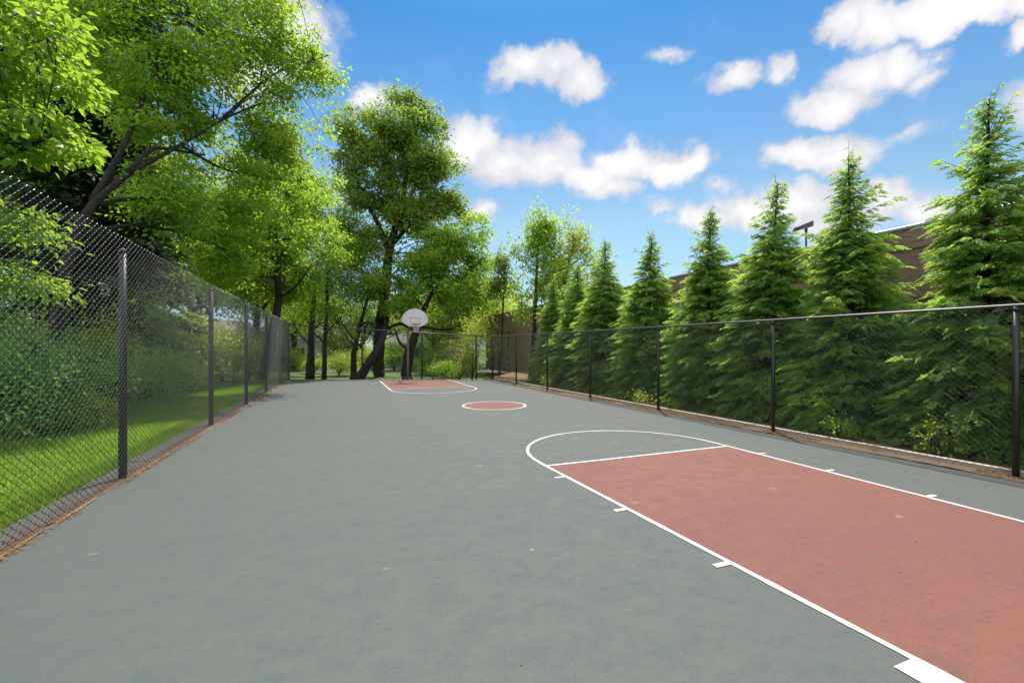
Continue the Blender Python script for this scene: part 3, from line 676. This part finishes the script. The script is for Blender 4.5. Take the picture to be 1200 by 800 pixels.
# forked tree beside the far end of the left fence
b4 = on(318, 25.5, -.05); b4 = np.array((-4.3, b4[1], -.05))
x4 = 600 + F * (b4[0] * CT - b4[1] * ST) / (b4[0] * ST + b4[1] * CT)
make_tree('broadleaf_tree', 'leafy tree with a forked trunk rising just over the far end of the left fence', 'tree', b4,
          [[(b4, .26), *S((322, 372, 25.5, .23), (325, 345, 25.6, .20), (323, 320, 25.6, .15), (328, 285, 26, .11), (326, 235, 26.5, .06))], [*S((325, 347, 25.6, .10), (338, 344, 25.4, .08), (352, 330, 25, .05), (365, 310, 25, .03))], [*S((324, 330, 25.6, .08), (300, 300, 25, .05), (280, 270, 25, .03))]],
          [blob(325, 235, 65, 60, 26, .8), blob(290, 290, 55, 42, 25, .8), blob(355, 290, 50, 45, 26.5, .8), blob(345, 335, 40, 22, 27, .8), blob(370, 240, 35, 50, 27, .8), blob(280, 335, 40, 18, 25)],
          600, 58, .19, L['mid'], 13, spread=.58, gap=.12, flat=.5, twig_r=.013)

# the tall tree in the middle
b7 = on(446, 37.1, TZ)
make_tree('broadleaf_tree', 'tallest olive green tree with a thick straight trunk left of the hoop', 'tree', b7,
          [[(b7, .46), *S((445, 430, 37.1, 0.520), (449, 380, 37.1, 0.468), (453, 330, 37.1, 0.429), (459, 290, 37.1, 0.338), (470, 250, 36.9, 0.260), (478, 200, 36.9, 0.169), (482, 150, 36.9, 0.078))],
           [*S((456, 300, 37.1, 0.260), (446, 270, 36.4, 0.195), (430, 235, 36.1, 0.143), (412, 200, 35.8, 0.091), (402, 165, 35.6, 0.052))],
           [*S((459, 285, 37.1, 0.221), (464, 245, 37.7, 0.169), (452, 200, 37.7, 0.117), (447, 150, 37.7, 0.065))],
           [*S((462, 285, 37.1, 0.182), (480, 262, 36.4, 0.143), (505, 240, 35.9, 0.091), (525, 225, 35.6, 0.052))],
           [*S((470, 250, 36.9, 0.156), (495, 205, 37.4, 0.104), (508, 165, 37.7, 0.065))],
           [*S((452, 345, 37.1, 0.130), (425, 320, 36.4, 0.091), (400, 300, 35.9, 0.052))]],
          [blob(478, 175, 52, 62, 36.9, .9), blob(440, 170, 45, 50, 36.4, .9), blob(415, 200, 32, 45, 35.9, .9), blob(510, 200, 36, 48, 36.7, .9), blob(525, 235, 26, 30, 36.1), blob(488, 135, 34, 26, 37.2), blob(470, 118, 14, 14, 37.2), blob(455, 240, 60, 35, 36.9, .8), blob(495, 265, 45, 28, 36.4, .8), blob(410, 150, 22, 22, 35.9), blob(425, 282, 44, 30, 36.5, .8), blob(508, 292, 44, 24, 36.5, .8)],
          760, 62, .29, L['olive'], 14, spread=.62, gap=.02, flat=.65, shell=.55, twig_r=.016)

# tree right behind the hoop
b8 = on(478, 33.0, TZ)
make_tree('broadleaf_tree', 'wide tree with low side limbs directly behind the basketball hoop', 'tree', b8,
          [[(b8, .40), *S((478, 425, 33.0, 0.389), (483, 402, 33.0, 0.342), (490, 382, 33.0, 0.260), (502, 350, 33.4, 0.177), (520, 315, 33.7, 0.106), (540, 285, 34.2, 0.059))],
           [*S((488, 388, 33.0, 0.153), (470, 378, 32.8, 0.130), (452, 386, 32.6, 0.106), (440, 388, 32.4, 0.071))], [*S((489, 384, 33.0, 0.142), (505, 384, 33.0, 0.106), (520, 388, 33.0, 0.083), (545, 380, 33.0, 0.047))],
           [*S((480, 412, 33.0, 0.118), (468, 402, 32.6, 0.094), (462, 385, 32.4, 0.059))], [*S((498, 362, 33.0, 0.118), (475, 335, 33.0, 0.083), (455, 320, 33.0, 0.059))], [*S((505, 345, 33.4, 0.106), (545, 325, 33.6, 0.071), (568, 300, 33.7, 0.035))]],
          [blob(525, 300, 45, 38, 34.2, .8), blob(550, 275, 26, 26, 34.2), blob(495, 320, 45, 30, 34.2, .8), blob(555, 320, 28, 32, 34.0), blob(520, 350, 60, 22, 33.5, .8), blob(455, 335, 34, 24, 34.2), blob(470, 360, 26, 10, 33.0), blob(545, 365, 30, 14, 33.0)],
          500, 56, .25, L['mid'], 15, spread=.60, gap=-.05, flat=.55, twig_r=.014)

# slim dark trunks left of the tall tree
GT = 'slim trees beyond the far fence'
for i, (px, Z, lab, st, bl, lf, nc) in enumerate([
    (362, 34.2, 'slim tree with a thick dark trunk at the left end of the far fence', [(364, 400, 34.2, 0.251), (368, 350, 34.2, 0.171), (372, 300, 34.2, 0.091)], [blob(360, 340, 32, 36, 34.2), blob(385, 300, 32, 40, 34.2), blob(350, 375, 28, 16, 34.8)], 'mid', 190),
    (380, 33.1, 'thin straight dark trunk tree right of the tan house', [(381, 410, 33.1, 0.160), (383, 370, 33.1, 0.137), (385, 320, 33.1, 0.103), (388, 260, 33.1, 0.046)], [blob(392, 320, 28, 38, 33.1), blob(402, 270, 26, 38, 33.6), blob(385, 362, 26, 14, 33.1)], 'bright', 170),
    (414, 34.2, 'crooked tree with forked thin trunk and sparse twigs left of the leaning trunk', [(413, 420, 34.2, 0.228), (416, 400, 34.2, 0.171), (424, 370, 34.2, 0.125), (434, 340, 34.2, 0.080)], [blob(405, 390, 24, 13, 34.2), blob(415, 345, 26, 26, 34.8), blob(432, 325, 22, 20, 34.8)], 'yellow', 110),
    (420, 31.3, 'dark trunk leaning hard to the right against the tallest tree', [(432, 425, 31.5, 0.296), (444, 402, 31.7, 0.239), (452, 380, 32.9, 0.182), (452, 350, 33.7, 0.114), (445, 320, 34.2, 0.057)], [blob(425, 300, 32, 22, 34.8), blob(440, 345, 26, 16, 34.4), blob(408, 320, 20, 20, 34.2)], 'mid', 120)]):
    bs = on(px, Z, TZ)
    extra = [[*S((px + 2, 405, Z, .07), (px - 12, 390, Z, .05), (px - 22, 372, Z, .03))], [*S((px + 3, 390, Z, .07), (px + 14, 376, Z, .05), (px + 26, 384, Z, .03))]]
    make_tree('slim_tree', lab, 'tree', bs, [[(bs, st[0][3] * 1.25), *S(*st)]] + extra, bl, nc, 46, .16, L[lf], 30 + i, GT, spread=.7, gap=.35, twig_r=.012)

# light slender trees left of the evergreen row
b10 = on(628, 24.5, -.1)
GS = 'slender light trees beside the brick building'
for i, (px, Z, lab, st, bl, lf, nc) in enumerate([
    (622, 26.5, 'slender upright tree with a wispy top at the left end of the evergreen row', [(626, 400, 26.5, .13), (628, 340, 26.5, .10), (631, 290, 26.5, .06), (630, 258, 26.5, .008)], [blob(630, 285, 22, 40, 26.5), blob(615, 305, 17, 34, 26.5), blob(642, 275, 16, 28, 26.5), blob(629, 250, 9, 18, 26.5), blob(630, 262, 12, 22, 26.5), blob(652, 258, 7, 22, 26.5), blob(604, 290, 6, 22, 26.5), blob(625, 335, 26, 28, 26.5), blob(640, 310, 24, 40, 26.5), blob(612, 350, 20, 26, 26.5)], 'mid', 230),
    (655, 25.5, 'slender yellowish tree with loose branches just left of the evergreen tips', [(656, 400, 25.5, .11), (660, 340, 25.5, .08), (668, 300, 25.5, .05), (676, 278, 25.5, .008)], [blob(665, 300, 22, 30, 25.5), blob(680, 275, 12, 24, 25.5), blob(690, 300, 14, 26, 25.5), blob(655, 325, 18, 26, 25.5), blob(668, 268, 10, 20, 25.5), blob(678, 268, 9, 18, 25.5), blob(700, 318, 16, 22, 25.5), blob(670, 330, 34, 34, 25.5)], 'yellow', 220),
    (585, 29, 'thin wispy young tree between the hoop tree and the building', [(588, 400, 29, .07), (590, 345, 29, .05), (593, 310, 29, .03), (592, 300, 29, .008)], [blob(590, 320, 9, 28, 29), blob(580, 340, 10, 16, 29), blob(600, 338, 8, 18, 29), blob(588, 295, 5, 14, 29)], 'olive', 90)]):
    bs = on(px, Z, -.1)
    make_tree('slender_tree', lab, 'tree', bs, [[(bs, st[0][3] * 1.25), *S(*st)]], bl, nc, 36, .18, L[lf], 50 + i, GS, spread=.42, gap=.0, twig_r=.007, flat=.9)

# background trees: two masters and turned, scaled copies
def dup(o, loc, rz, sc, label, group=None):
    c = o.copy(); col.objects.link(c); c.location = loc; c.rotation_euler = (0, 0, rz); c.scale = sc; c['label'] = label
    if group: c['group'] = group
    for ch in list(o.children):
        k = ch.copy(); col.objects.link(k); k.parent = c
    return c
GB = 'background trees'
def master(px, Z, hh, lf, seed, lab, rad):
    b = on(px, Z, TZ); r = np.random.default_rng(seed)
    bl = [(b[0], b[1], hh * .62, rad, rad, hh * .33)] + [(b[0] + math.cos(q) * rad * .65, b[1] + math.sin(q) * rad * .65, hh * r.uniform(.4, .75), rad * .55, rad * .55, hh * .17) for q in np.linspace(0, 6.28, 7)[:-1] + r.uniform(0, 1)]
    st = [[(b, .35), (b + (0.1, 0, hh * .3), .27), (b + (.2, .2, hh * .6), .14), (b + (.1, .1, hh * .85), .04)]] + [[(b + (0.1, 0, hh * .3), .14), (b + (math.cos(q) * rad * .4, math.sin(q) * rad * .4, hh * .5), .09), (b + (math.cos(q) * rad * .8, math.sin(q) * rad * .8, hh * .6), .04)] for q in (0.4, 2.2, 4.3)]
    return make_tree('broadleaf_tree', lab, 'tree', b, st, bl, 420, 48, .24, L[lf], seed, GB, spread=1.0, gap=.5, twig_r=.02)
mA = master(230, 33, 14, 'oak', 70, 'dark green background tree above the white house left of the court', 4.6)
mB = master(548, 44, 10.5, 'yellow', 71, 'pale yellow green tree rising behind the far end of the brick building', 4.2)
for (src, px, Z, rz, s, lab) in [
    (mA, 60, 26, 1.2, (1.15, 1.15, 1.25), 'broad dark background tree directly behind the leaning limbs'), (mA, 150, 30, 2.6, (1.1, 1.1, 1.3), 'tall background tree filling the gap right of the leaning limbs'),
    (mA, 300, 40, 4.0, (1.1, 1.1, 1.2), 'distant tree showing behind the forked trunk'), (mA, -60, 22, 5.1, (1.2, 1.2, 1.3), 'background tree at the far left edge behind the near bright leaves'),
    (mB, 590, 56, 1.0, (1.2, 1.2, .95), 'pale tree farthest back above the brick corner'), (mB, 510, 52, 2.2, (1.1, 1.1, .9), 'yellow green tree in the distance behind the backboard'),
    (mB, 345, 52, 3.3, (1.2, 1.2, 1.2), 'yellow green distant tree above the white house'), (mA, 425, 60, .5, (1.2, 1.2, .72), 'low dark distant tree seen between the slim trunks'),
    (mA, 470, 64, 3.1, (1.2, 1.2, .75), 'distant dark tree right of the tall thick trunk'),
    (mB, 1068, 27, 2.9, (.8, .8, .77), 'green tree top showing over the brick roof'), (mA, 540, 66, 2.0, (1.1, 1.1, .72), 'dark distant tree behind the hoop tree')]:
    dup(src, on(px, Z, TZ), rz, s, lab)

# flowering bush and other shrubs
def shrub(label, px, Z, w_, h, leaf, m, seed, n=90, per=45, group=None, name='shrub', cat='shrub', spread=.3, gap=.6, y=None):
    b = on(px, Z, -.05 if Z < 26.5 or px > 580 or px < 320 else TZ + max(0, 31 - Z) * .12); r = np.random.default_rng(seed)
    bl = [(b[0] + r.uniform(-.4, .4) * w_ * .5, b[1] + r.uniform(-.4, .4) * w_ * .5, b[2] + .05 + h * r.uniform(.35, .62), w_ * r.uniform(.25, .4), w_ * r.uniform(.25, .4), h * r.uniform(.3, .42)) for _ in range(6)]
    st = [[(b, .04), (np.array(q[:3]), .012)] for q in bl]
    return make_tree(name, label, cat, b, st, bl, n, per, leaf, L[m], seed, group, spread=spread, gap=gap, twig_r=.006, flat=.8, crown_name='foliage')
shrub('low rounded bright green bush at the foot of the far fence right of the hoop', 520, 27.2, 2.3, 1.25, .10, 'bright', 80, 110, 60)
shrub('tall loose shrub with dry brownish blossom at the right end of the far fence', 553, 27.5, 3.0, 4.4, .11, 'yellow', 81, 130, 34, spread=.5, gap=.2)
shrub('brown blossoming bush close to the brick corner', 538, 29, 2.6, 3.0, .09, 'blossom', 82, 90, 34, spread=.5, gap=.2)
shrub('dark bush in the shade left of the brick corner', 507, 34, 3.6, 2.9, .13, 'oak', 83, 90, 40, spread=.5)
shrub('yellow green bush beyond the far fence between the thin trunks', 397, 39, 4.2, 2.5, .12, 'yellow', 84, 100, 46, spread=.4)
shrub('small leafy shrub at the foot of the tan house', 368, 42, 2.4, 1.4, .13, 'mid', 85, 60, 40)
shrub('low shrub beside the thick trunk beyond the far fence', 505, 38, 2.2, 1.3, .12, 'mid', 86, 50, 40)
for i, (lab, px, Z, w_, h, lf) in enumerate([('leafy undergrowth bush hiding the left half of the porch house', 462, 47, 4.5, 3.6, 'mid'), ('darker leafy bush in front of the red house', 512, 47, 5.5, 4.4, 'oak'), ('yellow green bush between the leaning trunk and the thick trunk', 436, 48, 3.6, 3.0, 'yellow'), ('leafy bush in front of the white sided house at the left', 346, 46, 3.6, 2.4, 'mid')]):
    shrub(lab, px, Z, w_, h, .16, lf, 140 + i, 90, 40, spread=.5, gap=.3)
GL = 'shrubs beyond the lawn'
for i, a in enumerate([
    ('tall dark shrub behind the lawn nearest the left edge', -30, 8.3, 3.6, 2.9, .09, 'ivy', 90, 190, 50), ('broad ivy covered mound at the back of the lawn', 60, 11.0, 4.2, 2.3, .09, 'ivy', 91, 220, 50),
    ('low pale leafy bush in front of the ivy mound', 78, 9.6, 1.7, .95, .085, 'yellow', 105, 60, 36), ('small bright yellow green bush left of the first fence post', 128, 12.6, 1.6, 2.9, .09, 'yellow', 92, 70, 40), ('mid green bush behind the first fence post', 165, 14.5, 3.2, 2.2, .10, 'mid', 93, 130, 46),
    ('large yellow green bush glowing between the first two posts of the tall fence', 225, 19, 4.2, 3.9, .12, 'yellow', 94, 190, 46), ('dark bush under the yellow green bush', 205, 17.5, 3.6, 1.7, .11, 'ivy', 95, 120, 46),
    ('green bush low behind the second post of the tall fence', 262, 22, 3.6, 2.6, .13, 'mid', 96, 120, 46), ('yellowish bush near the far end of the tall fence', 292, 26, 3.4, 3.6, .14, 'yellow', 97, 110, 46), ('dark shrub behind the far posts of the tall fence', 312, 30, 4.4, 3.0, .15, 'oak', 98, 110, 46),
    ('tall leafy bush in the shade right of the leaning tree foot', 128, 15.5, 4.6, 5.0, .12, 'oak', 104, 200, 46), ('dark leafy shrub behind the ivy mound', 20, 13.5, 4.8, 3.8, .11, 'oak', 99, 200, 46), ('dull green shrub in shade at the back of the lawn', 110, 17, 4.4, 3.2, .12, 'oak', 100, 150, 46)]):
    shrub(*a, group=GL, spread=.38)

# ------------------------------------------------------------------ evergreens
def frond_mesh(seed, Ht=6.2, R0=1.52, nb=760):
    r = np.random.default_rng(seed); pos = []; axs = []; nrm = []; ln = []
    tb = MB(); lean = r.normal(size=2) * .05
    zt = np.linspace(0, 1, 12)
    tr = np.stack([lean[0] * zt ** 2 * 2, lean[1] * zt ** 2 * 2, zt * Ht], 1); tb.tube(tr, .085 * (1 - zt) ** .8 + .006, 8)
    lump = r.uniform(0, 6.28, 4)
    for i in range(nb):
        t_ = (i + r.uniform()) / nb; t_ = t_ ** 1.30 * .985
        z = .12 + t_ * (Ht - .12); az = i * 2.39996 + r.uniform(-.5, .5)
        Rz = R0 * (1 - z / Ht) ** .90 * (1 + .11 * math.sin(2 * az + lump[0] + z * 1.7) + .10 * math.sin(5 * az + lump[1] + 3 * z)) * r.uniform(.72, 1.18)
        Rz = min(Rz, R0 * .92) + .05
        if z > Ht * .70:
            if r.uniform() < .15 + 1.7 * (z / Ht - .70): continue
            Rz *= r.uniform(.5, 1.35)
        el = .45 + .42 * t_ + r.uniform(-.42, .36)
        hd = np.array((math.cos(az), math.sin(az), 0)); b0 = np.array((np.interp(z, tr[:, 2], tr[:, 0]), np.interp(z, tr[:, 2], tr[:, 1]), z))
        n = 7; tt = np.linspace(0, 1, n)
        tops = max(0, z / Ht - .68) * 2.6
        pts = b0 + hd * (Rz * tt)[:, None] + np.array((0, 0, 1.0)) * (Rz * (math.tan(el) * (.55 + tops) * tt - .50 * tt ** 2 * (1 - t_ * .6)))[:, None]
        tb.tube(pts, np.linspace(.011, .003, n) * (1.15 - .5 * t_), 4, False)
        # sprays along the outer branch
        ns = max(3, int(4 + Rz * 6.0)); side0 = np.cross(hd, (0, 0, 1.0))
        for j in range(ns):
            s = .30 + .70 * (j + r.uniform(0, .8)) / ns if Rz > .5 else (j + .5) / ns
            s = min(s, 1); p = np.array([np.interp(s, tt, pts[:, k]) for k in range(3)])
            sg = 1 if j % 2 else -1; ang = sg * r.uniform(.35, .95) if j < ns - 1 else 0
            dr = hd * math.cos(ang) + side0 * math.sin(ang); dr = dr + np.array((0, 0, r.uniform(-.25, .22))); dr /= np.linalg.norm(dr)
            fl_ = r.uniform(.16, .34) * (1 if z < Ht * .6 else max(.34, 1 - (z / Ht - .6) * 1.7)); up = np.array((0, 0, 1.0)) + r.normal(size=3) * .50 + hd * .55
            sd = np.cross(dr, up); sd /= np.linalg.norm(sd); up = np.cross(sd, dr)
            m_ = 11
            for q in range(m_):
                u_ = (q + .5) / m_; c_ = p + dr * fl_ * u_ - np.array((0, 0, 1.0)) * fl_ * .35 * u_ ** 2
                if q == m_ - 1: d2 = [dr]
                else: d2 = [dr * .72 + sd * .7, dr * .72 - sd * .7]
                for w_ in d2:
                    pos.append(c_); axs.append(w_ + r.normal(size=3) * .12 - np.array((0, 0, .18))); nrm.append(up + r.normal(size=3) * .25); ln.append((.092 * (1 - .55 * u_) + .018) * r.uniform(.75, 1.2) * (1 if z < Ht * .65 else max(.45, 1 - (z / Ht - .65) * 1.7)))
    ln = np.array(ln)
    return tb, (np.array(pos), np.array(axs), np.array(nrm), ln, ln * .34)
TV = []
GE = 'row of evergreens behind the right fence'
labs = ['conical evergreen cut off by the right edge of the photo', 'tallest looking evergreen at the right with its spire over the roof', 'large evergreen right of the roof floodlight with a sharp spire', 'evergreen just left of the roof floodlight', 'evergreen with the thin bare looking spire left of the floodlight tree', 'dark evergreen in the middle of the row right of the smaller ones', 'third evergreen from the far end of the row', 'second evergreen from the far end with a hidden tip', 'farthest evergreen of the row beside the brick corner', 'evergreen standing out of the picture to the right']
EK = 1.035
spots = [(10.25, 1.75, 6.0), (10.25, 4.0, 6.15), (10.2, 6.1, 6.1), (10.2, 8.13, 6.0), (10.15, 9.98, 5.95), (10.1, 12.65, 5.95), (10.0, 15.3, 6.15), (9.9, 17.3, 5.6), (9.85, 19.5, 5.3)]
er = np.random.default_rng(5)
for i, (x, y, hh) in enumerate(spots):
    x, y, hh = x * EK, y * EK, 1.8 + (hh - 1.8) * EK
    if i < 3:
        tb, lf = frond_mesh(200 + i)
        root = empty('evergreen_tree', (x, y, -.05), labs[i], 'evergreen', GE)
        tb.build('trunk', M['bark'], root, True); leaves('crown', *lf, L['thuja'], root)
        TV.append(root)
    else:
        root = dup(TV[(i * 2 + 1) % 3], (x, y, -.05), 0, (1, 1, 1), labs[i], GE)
    s = hh / 6.2; root.scale = (s * er.uniform(.94, 1.06),) * 2 + (s,); root.rotation_euler = (er.uniform(-.025, .025), er.uniform(-.025, .025), er.uniform(0, 6.28))
# black conifer behind the near left leaves
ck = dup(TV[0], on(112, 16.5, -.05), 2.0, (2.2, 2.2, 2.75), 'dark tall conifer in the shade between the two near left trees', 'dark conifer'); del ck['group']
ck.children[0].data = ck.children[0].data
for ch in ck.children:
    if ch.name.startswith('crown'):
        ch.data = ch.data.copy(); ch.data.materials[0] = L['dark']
# small weeds growing behind the right fence
for i, (v, w_, h) in enumerate([(17.6, .55, .6), (11.4, .6, .42), (5.7, .5, .5), (4.2, .6, .75)]):
    x = fx_r(v) + .42; Zc = x * ST + v * CT; pxv = CX + F * (x * CT - v * ST) / Zc
    shrub(['small light green weed against the far part of the right fence', 'pale sprig of leaves low behind the third fence post', 'pale leafy sprig low under the large evergreen', 'pale hanging spray low at the right end of the fence'][i], pxv, Zc, w_, h, .07, ['yellow', 'yellow', 'mid', 'yellow'][i], 120 + i, 16, 20, 'weeds at the foot of the right fence', 'weed', 'weed', spread=.16, gap=2)

# ------------------------------------------------------------------ grass, ivy and litter
n = 150000; r = np.random.default_rng(21)
gx = FL - .40 - r.uniform(0, 1, n) ** 1.5 * 6.5; gy = 3 + r.uniform(0, 1, n) ** 1.2 * 24
gp = np.stack([gx, gy, np.full(n, -.035)], 1); gl_ = r.uniform(.05, .13, n) * (1 + .4 * snoise(gp * 2.0, 5))
gl_ = np.clip(gl_, .03, .2)
ax_ = np.stack([r.normal(size=n) * .38, r.normal(size=n) * .38, np.ones(n)], 1)
gr = leaves('grass', gp, ax_, r.normal(size=(n, 3)) * (1, 1, .05), gl_, np.full(n, .013) + .006 * (gy > 12), L['grass'])
tag(gr, 'bright green sunlit lawn grass beyond the tall left fence', 'grass', kind='stuff')
n = 26000
gx = -7.2 - r.uniform(0, 1, n) * 5; gy = 5 + r.uniform(0, 1, n) * 16
gp = np.stack([gx, gy, .04 + r.uniform(0, .22, n) + np.clip((-7.2 - gx) * .16, 0, .8)], 1)
iv = leaves('ground_cover', gp, r.normal(size=(n, 3)) * (1, 1, .4), r.normal(size=(n, 3)) * .5 + (0, 0, 1), r.uniform(.05, .11, n), r.uniform(.045, .09, n), L['ivy'])
n = 5200; gx = FL - .45 - r.uniform(0, 1, n) * 6; gy = 3.5 + r.uniform(0, 1, n) * 16; gp = np.stack([gx, gy, r.uniform(-.01, .07, n)], 1); keep = snoise(gp * 1.6, 9) > .15; gp = gp[keep]; n = len(gp)
wd = leaves('lawn_clover', gp, r.normal(size=(n, 3)) * (1, 1, .25), r.normal(size=(n, 3)) * .4 + (0, 0, 1), r.uniform(.03, .07, n), r.uniform(.025, .06, n), L['ivy'])
tag(wd, 'broad leaved clover and weeds scattered through the lawn grass', 'clover', kind='stuff')
tag(iv, 'dark green ivy ground cover at the back of the lawn', 'ground cover', kind='stuff')
# fallen needles and leaf bits along both fences and a few on the court
def litter(n, xf, ylo, yhi, spread_, sz, seed, zz=.012):
    r = np.random.default_rng(seed); y = r.uniform(ylo, yhi, n * 3); q = snoise(np.stack([y * 2.4, y * 0, y * .3], 1), seed) ; y = y[q > -.25][:n]; n = len(y)
    x = np.array([xf(v) for v in y]) + r.normal(size=n) * spread_
    return np.stack([x, y, zz + np.abs(r.normal(size=n)) * .004], 1), r.uniform(.4, 1.5, n) * sz
a1 = litter(3000, lambda v: FL + .05, 3, 27, .035, .032, 31); a2 = litter(6500, lambda v: fx_r(v) - .10, 0, 23, .10, .038, 32)
nn2 = 130; r = np.random.default_rng(33); a3 = (np.stack([r.uniform(-2, 7.8, nn2), r.uniform(1.5, 20, nn2) , np.full(nn2, .009)], 1), r.uniform(.012, .034, nn2))
pp = np.concatenate([a1[0], a2[0], a3[0]]); ss = np.concatenate([a1[1], a2[1], a3[1]]); n = len(pp)
lt = leaves('leaf_litter', pp, r.normal(size=(n, 3)) * (1, 1, .12), r.normal(size=(n, 3)) * .25 + (0, 0, 1), ss, ss * r.uniform(.15, .6, n), L['litter'])
tag(lt, 'orange brown needles and dry leaf bits gathered along the fence edges', 'leaf litter', kind='stuff')
